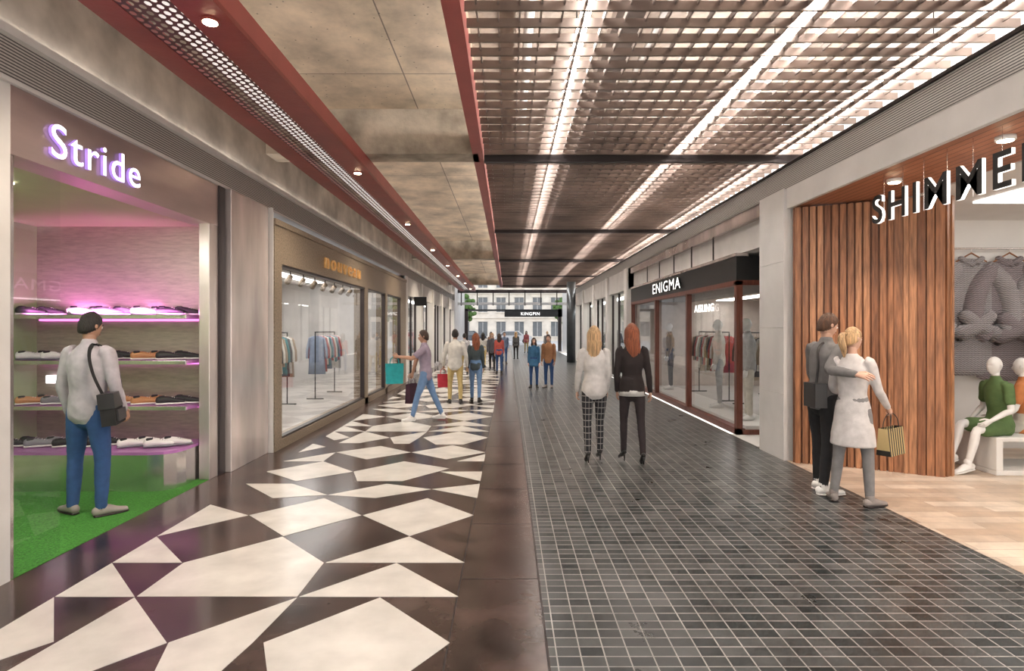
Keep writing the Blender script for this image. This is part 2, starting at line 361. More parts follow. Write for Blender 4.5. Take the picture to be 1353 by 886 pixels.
def human(name,loc,heading,h=1.75,fem=False,top=None,bottom=None,skin=None,hair=None,style='short',shoes=None,
          armL=((-.12,.0,-1),(-.03,.25,-1)),armR=((.12,.0,-1),(.03,.25,-1)),legL=((-.04,.0,-1),(0,-.03,-1)),legR=((.04,.0,-1),(0,-.03,-1)),
          footL=(-.25,1,0),footR=(.25,1,0),lean=(0,.02),shyaw=0,hyaw=0,hpitch=0,htilt=0,coat=0,short=False,loose=1.0,curl=(.45,.45),mann=False,
          vox=.013,zbase=0,heels=False,legw=1.0,hem=None,palmL=None,palmR=None,barelegs=False,wr=.004):
    s=h/1.75; mb=MB(); X=V((1,0,0)); sp=V((lean[0],lean[1],1)).normalized()
    P=V((0,0,0)); cy,sy=math.cos(math.radians(shyaw)),math.sin(math.radians(shyaw)); SD=V((cy,sy,0)); SD=orth(SD,sp)
    sw=.150 if fem else .178
    def S(t): return P+sp*t
    T=MB()
    if fem: R_=[(.158,.118),(.152,.112),(.122,.094),(.138,.112),(.142,.102),(.112,.078),(.05,.05)]
    else:   R_=[(.160,.118),(.158,.118),(.146,.108),(.165,.120),(.172,.118),(.135,.09),(.062,.06)]
    zs=[-.06,.03,.15,.29,.40,.475,.545]
    R_=[(a*loose,b*loose) for a,b in R_[:-2]]+R_[-2:]
    pts=[S(z) for z in zs]
    if coat:
        pts=[V((0,0,-coat)),V((0,0,-coat*.6)),V((0,.0,-.12))]+pts[1:]; R_=[(.205,.165),(.195,.155),(.175,.135)]+R_[1:]
    T.tube(pts,R_,blackm,side=tuple(SD),seg=24,cap='flat' if coat else 'round',sub=3)
    C=S(.46); res={}
    for sx,arm,curlv,key,pn in ((-1,armL,curl[0],'L',palmL),(1,armR,curl[1],'R',palmR)):
        sh=C+SD*sx*sw; u=V(arm[0]).normalized(); f=V(arm[1]).normalized(); el=sh+u*.285; wr_=el+f*.25
        k=(.88 if fem else 1.0)*(1.0+(loose-1)*.8)
        if short:
            T.tube([C+SD*sx*.08,sh,sh+u*.14,sh+u*.19],[.062*k,.066*k,.062*k,.063*k],blackm,seg=14,sub=2)
            mb.tube([sh+u*.1,el,el+f*.08,wr_],[.045*k,.040*k,.038*k,.026*k],skin,seg=12,sub=3)
        else:
            T.tube([C+SD*sx*.08,sh,sh+u*.14,el,el+f*.1,wr_],[.062*k,.064*k,.056*k,.047*k,.045*k,.034*k],blackm,seg=14,sub=3)
        n=V(pn) if pn else V((-sx,0,0)); make_hand(mb,wr_+f*.015,f,n,V((0,.8,.6)),curlv,skin,1.0 if not fem else .92)
        res['hand'+key]=wr_+f*.095; res['sh'+key]=sh; res['el'+key]=el
    vs,fs=remesh(T,vox,wr,seed=len(name)); mb.add(vs,fs,top,True)
    mb.tube([S(.50),S(.548)],[(.074,.068),(.060,.056)] if not fem else [(.062,.056),(.050,.048)],top,side=tuple(SD),seg=16,cap='flat')
    if hem: mb.tube([V((0,0,-.12)),V((0,0,-.02))],[(.168,.132),(.155,.118)],hem,side=tuple(SD),seg=24,cap='flat')
    B=MB(); B.tube([S(-.10),S(-.02),S(.09)],[(.12,.10),(.155,.112),(.142,.104)],blackm,seg=20,sub=2)
    for sx,leg,ft in ((-1,legL,footL),(1,legR,footR)):
        hp=V((sx*.088,0,-.04)); th=V(leg[0]).normalized(); sn=V(leg[1]).normalized(); kn=hp+th*.42; an=kn+sn*.405
        k=legw*(.96 if fem else 1)
        rr=[.082*k,.086*k,.074*k,.057*k,.054*k,.042*k]
        pl=[hp+V((0,0,.03)),hp+th*.06,hp+th*.24,kn,kn+sn*.15,an]
        if barelegs:
            mb.tube(pl,[.08,.078,.068,.048,.048,.032],skin,seg=14,sub=3)
            B.tube([hp+V((0,0,.03)),hp+th*.08,hp+th*.30],[.085,.09,.088],blackm,seg=14,sub=2)
        else: B.tube(pl,rr,blackm,seg=14,sub=3)
        fd=V(ft).normalized(); up=orth((0,0,1),fd); sd=fd.cross(up)
        a=an
        if heels:
            fd2=(fd-up*.45).normalized()
            mb.tube([a+fd2*-.03-up*.02,a+fd2*.05-up*.03,a+fd2*.12-up*.035,a+fd2*.18-up*.04],[(.030,.03),(.034,.032),(.036,.018),(.018,.010)],shoes,side=tuple(sd),seg=12,sub=2)
            mb.tube([a-fd*.035-up*.03,a-fd*.03-up*.125],[.014,.006],shoes,seg=8,cap='flat')
        else:
            mb.tube([a-fd*.035-up*.035,a+fd*.035-up*.030,a+fd*.12-up*.048,a+fd*.185-up*.054],[(.037,.04),(.041,.045),(.046,.028),(.036,.020)],shoes,side=tuple(sd),seg=14,sub=3)
            mb.tube([a+up*.02,a-up*.03],[.043,.04],shoes,seg=12)
            sole=eye_w if mann or shoes.name.startswith('sneaker') else darksteel
            mb.tube([a-fd*.05-up*.072,a+fd*.02-up*.074,a+fd*.13-up*.074,a+fd*.20-up*.070],[(.036,.011),(.040,.011),(.047,.011),(.032,.010)],sole,side=tuple(sd),seg=14,sub=2)
    vs,fs=remesh(B,vox,wr*.8,seed=3+len(name)); mb.add(vs,fs,bottom,True)
    nb=S(.53); hc=S(.53)+V((0,.018,.155)); mb.tube([nb-sp*.05,nb+V((0,.004,.05)),hc-V((0,.012,.03))],[.056 if not fem else .045,.050 if not fem else .042,.052 if not fem else .044],skin,seg=14)
    R=Matrix.Rotation(math.radians(hyaw),3,'Z')@Matrix.Rotation(math.radians(hpitch),3,'X')@Matrix.Rotation(math.radians(htilt),3,'Y')
    make_head(mb,hc,R,skin,hair,style,1.0 if not fem else .95,mann)
    zmin=min(v[2] for v in mb.v)
    mb.v=[((x)*s,(y)*s,(z-zmin)*s) for x,y,z in mb.v]
    o=mb.obj(name,loc=(loc[0],loc[1],zbase),rz=math.radians(heading))
    Mw=Matrix.Translation(V((loc[0],loc[1],zbase)))@Matrix.Rotation(math.radians(heading),4,'Z')
    out={k:Mw@((v-V((0,0,zmin)))*s) for k,v in res.items()}; out['obj']=o; out['f']=lambda p:Mw@((V(p)-V((0,0,zmin)))*s)
    return out
def bag(name,hand,w,h,d,yaw,mat,handle=.13,hm=None):
    mb=MB(); hw,hd=w/2,d/2; z1=-handle; z0=z1-h
    vs=[(-hw*.92,-hd,z0),(hw*.92,-hd,z0),(hw*.92,hd,z0),(-hw*.92,hd,z0),(-hw,-hd*.6,z1),(hw,-hd*.6,z1),(hw,hd*.6,z1),(-hw,hd*.6,z1)]
    mb.add(vs,[(3,2,1,0),(0,1,5,4),(1,2,6,5),(2,3,7,6),(3,0,4,7)],mat)
    vs2=[tuple(c*.97 for c in p[:2])+(p[2]+.004 if i<4 else p[2],) for i,p in enumerate(vs)]
    mb.add(vs2,[(0,1,2,3),(4,5,1,0),(5,6,2,1),(6,7,3,2),(7,4,0,3)],mat)
    for sy in (-1,1):
        mb.tube([(-hw*.5,sy*hd*.6,z1-.02),(-hw*.42,sy*hd*.4,z1+handle*.6),(0,sy*.008,0),(hw*.42,sy*hd*.4,z1+handle*.6),(hw*.5,sy*hd*.6,z1-.02)],[.004]*5,hm or mat,seg=6,sub=3)
    return mb.obj(name,loc=hand,rz=math.radians(yaw))
def cloth(n,c,**k): return M(n,c,.88,0,.12,14,.25,220,**k)

# ------------------------------------------------------------------ room shell
b=MB(); b.box(-3.36,.21,-2,62,-.1,0,brown); b.obj('floor_marble')
b=MB(); b.box(.21,3.56,-2,62,-.1,0,tile); b.obj('floor_mosaic_tile')
b=MB()
for y in [-.5+1.15*i for i in range(40)]: b.box(-.32,.20,y,y+.006,0,.0015,darksteel)
b.box(-.33,-.32,-2,46,0,.0015,darksteel); b.box(.198,.208,-2,46,0,.002,darksteel)
b.obj('floor_joint_trim')
cols=[-2.87,-2.36,-1.84,-1.33,-.81,-.31]
polys=[[(0,1),(0,2),(1,1)],[(0,2),(0,3),(1,2)],[(0,3),(0,4.6),(1,4)],[(1,1),(1,2),(2,3),(3,2),(3,1)],[(1,4),(2,5),(3,4),(2,3)],[(3,4),(4,5),(5,4),(4,3)],
[(3,2),(4,3),(5,2)],[(3,1),(4,2),(5,1)],[(3,0),(4,1),(5,0),(4.3,-1),(3.5,-1)],[(2,0),(3,1),(2.9,0),(2.75,-.9),(2.3,-.9)],[(1,1),(2,0),(1.3,-.8),(.7,-.8)],[(0,1),(.80,.02),(.45,-.4),(0,.2)]]
polys2=[[(0,6),(1,6),(2,5.2),(1,5)],[(2,5.2),(3,6),(4,5.6),(3,5)],[(4,5.6),(5,6),(5,5)],[(0,7),(1,8),(2,7),(1,6.2)],[(2,7),(3,8),(4.2,7.3),(3.3,6.2),(2.3,6.2)],[(4,7),(5,7),(5,6.2)],[(0,8),(1,9),(1,8)],[(1,9),(2,9.8),(3,9),(2,8.2)],[(3,9),(4,9.9),(5,9),(4,8.2)],[(0,9.0),(0,10.1),(.5,9.7)],[(4.3,8),(5,8.8),(5,8)]]
b=MB()
def lx(i):
    k=int(math.floor(i)); k=max(0,min(4,k)); return cols[k]+(cols[k+1]-cols[k])*(i-k)
for rep in range(-1,6):
    for pl in polys+polys2:
        pts=[V((lx(i),3.27+.556*(j+rep*11.0),.0)) for i,j in pl]
        area=sum(pts[i].x*pts[(i+1)%len(pts)].y-pts[(i+1)%len(pts)].x*pts[i].y for i in range(len(pts)))
        if area<0: pts=pts[::-1]
        c=sum(pts,V())/len(pts); pts=[c+(p-c)*.985 for p in pts]
        b.prism(pts,(0,0,.003),whitest)
b.obj('floor_inlay_pattern')

# ceiling
b=MB(); b.box(-3.5,-.42,-2,36,4.72,4.95,concrete)
for y in (8.35,21.0,33.6,-4.2): b.box(-3.35,-.42,y,y+.42,4.1,4.73,concrete2)
b.box(-3.35,-2.6,-2,36,4.35,4.72,concrete2)
b.obj('ceiling_concrete_coffer')
box('ceiling_slab_upper',-.42,4.4,-2,36,4.95,5.1,concrete3)
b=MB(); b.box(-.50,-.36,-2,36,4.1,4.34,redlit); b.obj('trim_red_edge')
b=MB()
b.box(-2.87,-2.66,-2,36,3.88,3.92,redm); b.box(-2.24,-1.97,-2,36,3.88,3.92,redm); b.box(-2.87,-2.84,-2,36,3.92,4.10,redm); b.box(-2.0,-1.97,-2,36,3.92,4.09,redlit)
b.box(-2.66,-2.64,-2,36,3.88,3.96,redm); b.box(-2.26,-2.24,-2,36,3.88,3.96,redm)
bo=b.obj('red_service_beam')
b=MB(); b.add([(-2.66,-2,3.885),(-2.24,-2,3.885),(-2.24,36,3.885),(-2.66,36,3.885)],[(0,1,2,3)],perf); b.obj('perforated_panel',parent=bo)
b=MB()
for i in range(8):
    y=4.3+4.2*i
    b.tube([(-2.12,y,3.87),(-2.12,y,3.885)],[.07,.07],redm,cap='flat',seg=20); b.tube([(-2.12,y,3.862),(-2.12,y,3.868)],[.05,.05],warmlamp,cap='flat',seg=20)
    l=bpy.data.lights.new('downlight','SPOT'); l.energy=210; l.spot_size=2.4; l.spot_blend=.7; l.color=(1,.85,.68); l.shadow_soft_size=.06
    lo=bpy.data.objects.new('downlight_beam',l); lo.location=(-2.12,y,3.84); scene.collection.objects.link(lo); lo.parent=bo
b.obj('downlights',parent=bo)
b=MB(); b.box(-2.60,-2.30,-2,36,4.02,4.04,beamglow); b.obj('added_beam_glow_panel',parent=bo)  # added glowing panel, brightens the perforations and the concrete above

# louvre ceiling
b=MB(); y=2.0
while y<36:
    b.box(-.33,4.02,y,y+.022,4.06,4.13,slatm); y+=.25
x=-.25
while x<4.0:
    b.box(x,x+.012,2,36,4.10,4.15,slatd); x+=.165
for y in (8.35,14.6,21,27.3,33.6): b.box(-.34,4.05,y,y+.09,3.99,4.2,darksteel)
b.obj('ceiling_louvre_grille')
b=MB()
for x,w in ((.62,.075),(2.42,.075),(3.86,.09)):
    b.box(x-w/2,x+w/2,-1,36,4.21,4.25,led)
    for k in range(13): b.tube([(x,-.5+3*k,4.25),(x,-.5+3*k,4.95)],[.006,.006],darksteel,seg=6)
b.obj('ceiling_linear_led_lights')
b=MB()
for x in (.2,1.5,3.1): b.tube([(x,-1,4.7),(x,36,4.7)],[.05,.05],greym,cap='flat',seg=10)
b.box(1.0,1.3,-1,36,4.6,4.72,slatm); b.obj('ceiling_service_pipes')

# left facade
b=MB(); b.box(-3.6,-3.35,-2,4.07,0,3.37,greym); b.obj('wall_left_near')
b=MB(); b.box(-3.6,-3.36,-2,36,3.66,4.72,plaster); b.obj('wall_left_upper')
b=MB(); b.box(-3.6,-3.33,-2,36,3.37,3.64,grill); b.box(-3.6,-3.29,-2,36,3.64,3.67,greym); b.box(-3.305,-3.29,-2,36,3.67,3.70,greym); b.box(-3.6,-3.32,-2,36,3.34,3.37,greym); b.obj('trim_linear_grille')
b=MB(); b.box(-3.345,-3.315,-2,36,3.672,3.685,wallwash); b.obj('trim_added_wall_wash')  # added strip hidden behind the ledge, brightens the plaster above
b=MB(); b.box(-3.6,-3.35,4.07,7.2,2.87,3.34,headerm); b.obj('wall_left_sign_header',bevel=.004)
b=MB(); b.box(-3.47,-3.35,6.78,6.98,0,2.88,brushed); b.box(-3.47,-3.33,6.98,7.12,0,3.34,darksteel); b.box(-3.62,-3.27,7.14,8.24,0,3.34,brushed); b.obj('steel_clad_column',bevel=.006)
box('trim_edge',-3.6,-3.21,8.25,8.27,0,3.34,greym)
text('stride_sign','Stride',(-3.345,4.40,2.95),(0,1,0),(0,0,1),1.06,.25,.025,neon,neonp,.0)
# shoe shop room
box('floor_green_carpet',-5.5,-3.36,2.6,7.05,-.05,.004,green)
box('wall_back',-5.6,-3.48,7.06,7.12,0,3.0,mauve)
box('wall_side',-5.6,-5.5,2.5,7.06,0,3.0,greenwall)
box('wall_front',-5.6,-3.6,2.4,2.5,0,3.0,whitem)
box('ceiling_shoe_shop',-5.6,-3.36,2.5,7.06,2.88,2.98,bouncegreen)
b=MB(); b.box(-5.2,-4.0,3.2,3.8,2.86,2.875,whitelamp); b.box(-5.2,-4.0,4.6,4.9,2.86,2.875,whitelamp); b.obj('ceiling_light_panel')
box('trim_glass_frame',-3.42,-3.36,4.07,4.11,0,2.87,silver)
b=MB(); b.paneX(-3.37,2.6,4.55,.01,2.87,glass); b.obj('window_1')
def shoe(mb,c,yaw,up,sole):
    R=Matrix.Rotation(math.radians(yaw),3,'Z'); C=V(c)
    def L(x,y,z): return C+R@V((x,y,z))
    sd=tuple(R@V((1,0,0)))
    mb.tube([L(0,-.11,.05),L(0,-.03,.055),L(0,.05,.045),L(0,.13,.035)],[(.034,.045),(.036,.04),(.042,.032),(.034,.022)],up,side=sd,seg=12,sub=3)
    mb.tube([L(0,-.10,.085),L(0,-.06,.09)],[(.030,.018),(.026,.014)],blackm,side=sd,seg=10)
    mb.tube([L(0,-.13,.013),L(0,0,.013),L(0,.10,.013),L(0,.155,.016)],[(.036,.013),(.036,.013),(.045,.013),(.032,.011)],sole,side=sd,seg=12,sub=2)
    for k in range(3): mb.tube([L(-.02,.02+k*.022,.085-k*.009),L(.02,.02+k*.022,.085-k*.009)],[.004,.004],sole,seg=5)
sneaks=[M('shoe_black',(.02,.02,.02),.5),M('shoe_white',(.8,.78,.75),.5),M('shoe_tan',(.50,.24,.10),.5),M('shoe_grey',(.22,.22,.24),.6)]
for i,z in enumerate((1.84,1.34,.84)):
    b=MB(); b.box(-5.48,-3.52,6.62,7.055,z-.035,z,purple); b.box(-5.48,-3.52,6.60,6.62,z-.04,z+.004,silver)
    b.obj('display_shelf',bevel=.003)
    b=MB(); b.box(-5.45,-3.6,7.03,7.055,z-.06,z-.038,pinkled); b.obj('shelf_led_strip')
k=0
cmb={1.843:[0,0,1,3,1,0],1.343:[1,1,2,0,2,0],.843:[2,3,2,2,2,0],.414:[0,3,0,0,1,1]}
for z in cmb:
    for j,x in enumerate([-5.30,-5.02,-4.72,-4.44,-4.02,-3.74]):
        if z>1.8 and j in (1,): continue
        b=MB(); mu=sneaks[cmb[z][j]]; ms=sneaks[1] if mu!=sneaks[1] else sneaks[3]
        yy=6.78 if z>.5 else 6.55
        shoe(b,(x-.05,yy,z),-62+random.uniform(-8,8),mu,ms); shoe(b,(x+.09,yy+.10,z),-70+random.uniform(-8,8),mu,ms); b.obj('pair_of_shoes'); k+=1
b=MB()
pl=[(-5.49,6.28),(-3.75,6.28),(-3.60,6.32),(-3.52,6.42),(-3.49,6.55),(-3.49,7.05),(-5.49,7.05)]
b.prism([(x,y,.004) for x,y in pl],(0,0,.375),silver); b.prism([(x+.0,y-.0,.379) for x,y in pl],(0,0,.03),purple); b.obj('display_plinth')
box('shelf_light_sign',-5.35,-4.9,7.0,7.05,1.06,1.15,neon)
l=bpy.data.lights.new('pink_wash','AREA'); l.shape='RECTANGLE'; l.size=1.7; l.size_y=.05; l.energy=15; l.color=(1,.25,.85)
lo=bpy.data.objects.new('pink_wash_light',l); lo.location=(-4.5,6.70,1.88); lo.rotation_euler=(math.radians(125),0,0); scene.collection.objects.link(lo)

# nouveau shop
b=MB(); x0,x1=-3.45,-3.2
for y0,y1 in ((8.28,8.55),(13.5,13.8),(15.75,16.0),(18.0,18.9)): b.box(x0,x1,y0,y1,0,2.6,bronze)
b.box(x0,x1,8.28,18.9,2.6,3.18,bronze); b.box(x0,x1,8.55,18.0,0,.13,bronze)
b.box(x0,x1+.02,8.27,18.92,3.12,3.2,bronze)
for y0,y1 in ((8.55,13.5),(13.8,15.75),(16.0,18.0)):
    b.box(-3.30,-3.215,y0,y0+.03,.13,2.6,darksteel); b.box(-3.30,-3.215,y1-.03,y1,.13,2.6,darksteel); b.box(-3.30,-3.215,y0,y1,2.57,2.6,darksteel); b.box(-3.30,-3.215,y0,y1,.13,.16,darksteel)
b.obj('wall_bronze_shopfront')
b=MB()
for y0,y1 in ((8.58,13.47),(13.83,15.72),(16.03,17.97)): b.paneX(-3.26,y0,y1,.16,2.57,glass_hi)
b.obj('window_2')
text('nouveau_sign','nouveau',(-3.2,10.5,2.74),(0,1,0),(0,0,1),2.5,.19,.03,gold,gold,.0,None,1.3)
def room(tag,xa,xb,y0,y1,z1,wm,fm,lights,near=True):
    x0,x1=min(xa,xb),max(xa,xb)
    box('floor_'+tag,x0,x1,y0,y1,-.05,.004,fm)
    s=-1 if xa<0 else 1
    box('wall_%s_back'%tag,(xb-.1 if s<0 else xb),(xb if s<0 else xb+.1),y0,y1,0,z1,wm)
    box('wall_%s_far'%tag,x0,x1,y1-.06,y1,0,z1,wm)
    if near: box('wall_%s_near'%tag,x0,x1,y0,y0+.06,0,z1,wm)
    box('ceiling_'+tag,x0,x1,y0,y1,z1,z1+.1,wm)
    b=MB()
    for (lx0,lx1,ly0,ly1) in lights: b.box(lx0,lx1,ly0,ly1,z1-.02,z1-.005,whitelamp)
    b.obj('ceiling_lights_'+tag)
palegrey=M('pale_grey_floor',(.42,.40,.38),.3,0,.1,2)
room('nouveau',-3.46,-7.5,8.3,18.9,3.05,greym,palegrey,[(-4.5,-4.1,9,18),(-5.9,-5.5,9,18)])
def garment(b,p,sd,col,l):
    p=V(p); s=V(sd)
    b.tube([p-V((0,0,.03)),p-V((0,0,.08)),p-V((0,0,.3)),p-V((0,0,l))],[(.05,.02),(.19,.03),(.18,.035),(.21,.04)],col,side=sd,seg=10,cap='flat',sub=2)
    for q in (-1,1): b.tube([p+s*q*.17-V((0,0,.10)),p+s*q*.23-V((0,0,.35)),p+s*q*.24-V((0,0,.55))],[.035,.035,.03],col,seg=7)
    b.tube([p-V((0,0,.03)),p+V((0,0,.04)),p+V((0,0,.06))],[.004]*3,silver,seg=5)
gcols=[cloth('garment_%d'%i,c) for i,c in enumerate([(.7,.68,.64),(.08,.08,.09),(.05,.22,.25),(.45,.08,.08),(.35,.27,.2),(.25,.3,.4),(.5,.42,.32)])]
def rack(name,x,y,ln,z=1.6,pal=(0,1,2,4),along='y'):
    b=MB(); 
    for e in (0,ln):
        q=(x,y+e) if along=='y' else (x+e,y)
        b.tube([(q[0],q[1],.02),(q[0],q[1],z)],[.014,.014],blackm,seg=8); 
        b.box(q[0]-.2 if along=='y' else q[0]-.02,q[0]+.2 if along=='y' else q[0]+.02,q[1]-.02 if along=='y' else q[1]-.2,q[1]+.02 if along=='y' else q[1]+.2,.005,.03,blackm)
    e=(x,y+ln,z) if along=='y' else (x+ln,y,z); b.tube([(x,y,z),e],[.014,.014],blackm,seg=8)
    n=int(ln/.13)
    for i in range(1,n):
        t=i/n*ln; p=(x,y+t,z-.06) if along=='y' else (x+t,y,z-.06)
        garment(b,p,(1,0,0) if along=='y' else (0,1,0),gcols[pal[(i*3+int(x*7))%len(pal)]],random.uniform(.65,.95))
    return b.obj(name)
rack('clothes_rack',-4.9,11.2,2.2); rack('clothes_rack',-5.6,9.2,1.8,pal=(0,0,4,6)); rack('clothes_rack',-4.6,14.4,1.6,pal=(2,0,3,5)); rack('clothes_rack',-6.6,13,3,pal=(0,1,5,6))
b=MB(); b.box(-4.9,-4.1,9.3,10.3,0.004,.5,whitem); b.obj('display_table',bevel=.01)
b=MB(); b.tube([(-4.0,8.8,2.75),(-4.0,17.5,2.75)],[.02,.02],blackm,seg=8)
for i in range(12):
    y=9+.7*i; b.tube([(-4.0,y,2.74),(-4.0,y,2.66)],[.012,.012],blackm,seg=8); b.tube([(-3.98,y-.05,2.64),(-4.08,y+.06,2.54)],[.05,.055],bronze,cap='flat',seg=12); b.tube([(-4.08,y+.06,2.54),(-4.083,y+.064,2.537)],[.045,.045],warmlamp,cap='flat',seg=12)
b.tube([(-4,10,2.75),(-4,10,3.05)],[.01,.01],blackm,seg=6);b.tube([(-4,16,2.75),(-4,16,3.05)],[.01,.01],blackm,seg=6)
b.obj('track_spotlights')

# far left shopfronts
b=MB(); 
ys=[18.95,22.4,25.8,29.2,32.6,35.6]
for y in ys: b.box(-3.5,-3.22,y,y+.45,0,3.34,whitem)
b.box(-3.5,-3.26,18.95,36,2.75,3.34,greym); b.box(-3.5,-3.3,18.95,36,0,.12,silver)
for i in range(16): b.box(-3.42,-3.35,19.9+i,19.93+i,.12,2.75,darksteel)
b.obj('wall_left_far_shopfronts')
b=MB(); b.paneX(-3.385,19.4,35.6,.12,2.75,glass); b.obj('window_3')
room('left_far',-3.5,-7,19.0,36,2.9,whitem,palegrey,[(-4.7,-4.3,19.5,35.5)])
rack('clothes_rack',-4.2,20.2,2,pal=(1,3,2,0)); rack('clothes_rack',-4.2,24,3,pal=(3,3,1,5)); rack('clothes_rack',-4.2,29,3,pal=(0,5,2,6))
b=MB(); b.box(-3.2,-2.78,20.5,20.56,2.45,2.75,blackm); b.obj('blade_sign')

# right facade
b=MB(); b.box(3.56,3.61,-2,8.5,3.22,3.48,portalm); b.box(3.61,3.86,-2,8.5,3.32,3.48,portalm); b.box(3.52,3.86,7.75,8.5,0,3.48,portalm); 
for z in (.85,1.7,2.55): b.box(3.515,3.53,7.745,8.5,z,z+.008,greym)
b.obj('wall_white_portal',bevel=.004)
b=MB(); b.box(3.56,4.3,-2,36,3.48,3.76,grill); b.box(3.54,4.3,-2,36,3.76,3.79,darksteel); b.obj('trim_right_grille')
box('wall_right_upper',4.12,4.4,-2,36,3.76,4.95,greym)
box('ceiling_timber_soffit',3.61,4.7,-2,7.75,3.235,3.315,woodceil)
box('ceiling_fashion_shop',4.7,9.2,-2,9,3.22,3.32,whitem)
box('floor_travertine',3.56,9.2,-2,8.9,-.1,.003,beige)
box('wall_fashion_back',3.86,9.2,8.55,8.65,0,3.3,whitem)
box('wall_fashion_side',9.1,9.2,-2,8.6,0,3.3,whitem)
b=MB(); 
for y in (2.,4.5,6.6): b.box(5.6,6.6,y,y+.7,3.2,3.215,softlamp); b.box(7.4,8.4,y,y+.7,3.2,3.215,softlamp)
b.obj('ceiling_lights_fashion')
path=[(3.60,7.66),(3.9,7.55),(4.25,7.36),(4.6,7.14),(4.83,6.98),(4.98,6.92),(5.08,6.98),(5.13,7.12),(5.14,7.4),(5.14,8.5)]
P=[V((x,y,0)) for x,y in path]; seglen=[(P[i+1]-P[i]).length for i in range(len(P)-1)]; tot=sum(seglen)
def at(d):
    for i,l in enumerate(seglen):
        if d<=l or i==len(seglen)-1:
            t=(P[i+1]-P[i]).normalized(); return P[i]+t*d,t
        d-=l
b=MB(); d=.02; k=0
while d<tot-.05:
    wd=.062 if d<1.0 else random.choice([.05,.09,.075]); gap=.022 if d<.95 else .006
    p,t=at(d+wd/2); n=V((t.y,-t.x,0)); th=.045 if k%2==0 or d<1 else .03
    a=p-t*wd/2; c=p+t*wd/2
    b.prism([a,c,c+n*th,a+n*th],(0,0,3.215),wood[(k*7+k//3)%4]); d+=wd+gap; k+=1
for i in range(len(P)-1):
    t=(P[i+1]-P[i]).normalized(); n=V((t.y,-t.x,0)); b.prism([P[i]-n*.05,P[i+1]-n*.05,P[i+1],P[i]],(0,0,3.215),wood[1])
b.obj('wall_timber_slats')
so=text('shimmer_sign','SHIMMER',(3.74,6.18,2.75),(0,-1,0),(0,0,1),2.04,.285,.03,blackm,halo,.012,None,1.25)
b=MB()
for i in range(7): 
    y=6.05-.29*i; b.tube([(3.752,y,2.76),(3.752,y,3.23)],[.003,.003],silver,seg=5)
b.obj('hanging_wires',parent=so)
b=MB()
for x,y in ((3.98,6.25),(3.98,4.85),(3.98,3.4)):
    b.tube([(x,y,3.20),(x,y,3.235)],[.07,.07],whitem,cap='flat',seg=20); b.tube([(x,y,3.193),(x,y,3.199)],[.055,.055],warmlamp,cap='flat',seg=20)
    l=bpy.data.lights.new('soffit','SPOT'); l.energy=100; l.spot_size=2.0; l.spot_blend=.6; l.color=(1,.85,.7); l.shadow_soft_size=.06
    lo=bpy.data.objects.new('soffit_downlight',l); lo.location=(x,y,3.16); scene.collection.objects.link(lo)
b.obj('soffit_downlights')
knit=knitmat('knit_mauve',(.17,.14,.15),(.40,.35,.36),34); knit2=knitmat('knit_grey',(.24,.22,.23),(.50,.47,.47),34)
b=MB(); b.box(6.0,9.0,8.50,8.545,1.02,2.88,whitem)
def sweater(cx,ct,sc,mat,y):
    def Q(x,z,dy=0): return (cx+x*sc,y-dy,ct+z*sc)
    b.tube([Q(0,-.02),Q(0,-.09),Q(0,-.25),Q(0,-.7),Q(0,-1.15),Q(0,-1.22)],[(.11*sc,.03),(.26*sc,.05),(.31*sc,.06),(.32*sc,.07),(.34*sc,.06),(.30*sc,.04)],mat,side=(1,0,0),seg=20,sub=3)
    for q in (-1,1):
        b.tube([Q(q*.2,-.12,.02),Q(q*.34,-.3,.04),Q(q*.40,-.62,.06),Q(q*.18,-.80,.11),Q(-q*.12,-.62,.13)],[.09*sc,.10*sc,.10*sc,.09*sc,.07*sc],mat,seg=12,sub=3)
    b.tube([Q(-.11,-.0,.02),Q(0,-.06,.05),Q(.11,-.0,.02)],[.03*sc,.035*sc,.03*sc],mat,seg=10,sub=3)
    b.tube([Q(-.16,-.03,.02),Q(0,.06,.02),Q(.16,-.03,.02)],[.012]*3,wood[0],seg=6)
    b.tube([Q(0,.05,.02),(cx,y-.02,ct+.14)],[.005,.005],silver,seg=5)
for cx,m,sc in ((6.42,knit2,1.3),(6.95,knit,1.36),(7.6,knit2,1.35),(8.3,knit,1.35)): sweater(cx,2.66,sc,m,8.42)
b.tube([(6.05,8.40,2.8),(8.9,8.40,2.8)],[.014,.014],silver,seg=8)
b.obj('knitwear_wall_display')
white_body=M('mannequin_white',(.82,.81,.79),.35,0,.02,3)
b=MB(); b.box(5.6,6.7,6.95,7.6,.003,.06,whitem); b.box(5.6,5.68,6.95,7.6,.06,.40,whitem);b.box(6.6,6.7,6.95,7.6,.06,.40,whitem); b.box(5.6,6.7,6.95,7.6,.39,.44,whitem); b.obj('display_bench',bevel=.008)
greend=cloth('dress_green',(.10,.17,.06)); orange=cloth('top_orange',(.55,.2,.07))
human('seated_mannequin',(5.84,7.2),96,1.74,True,greend,greend,white_body,white_body,'short',white_body,mann=True,legL=((-.1,1,-.05),(0.05,.25,-1)),legR=((.0,1,.05),(-.15,.5,-1)),armL=((-.3,.15,-1),(.1,.9,-.5)),armR=((.3,-.2,-1),(-.2,.8,-.6)),short=True,barelegs=True,lean=(0,.1),zbase=.003,footL=(0,1,-.2),footR=(0,1,-.3))
human('seated_mannequin',(6.22,7.3),40,1.74,True,orange,cloth('trouser_cream',(.6,.55,.48)),white_body,white_body,'short',white_body,mann=True,legL=((-.1,1,-.05),(0,.1,-1)),legR=((.1,1,-.05),(0,.2,-1)),armL=((-.3,.15,-1),(.1,.9,-.5)),armR=((.3,.1,-1),(-.2,.8,-.6)),short=True,zbase=.003)
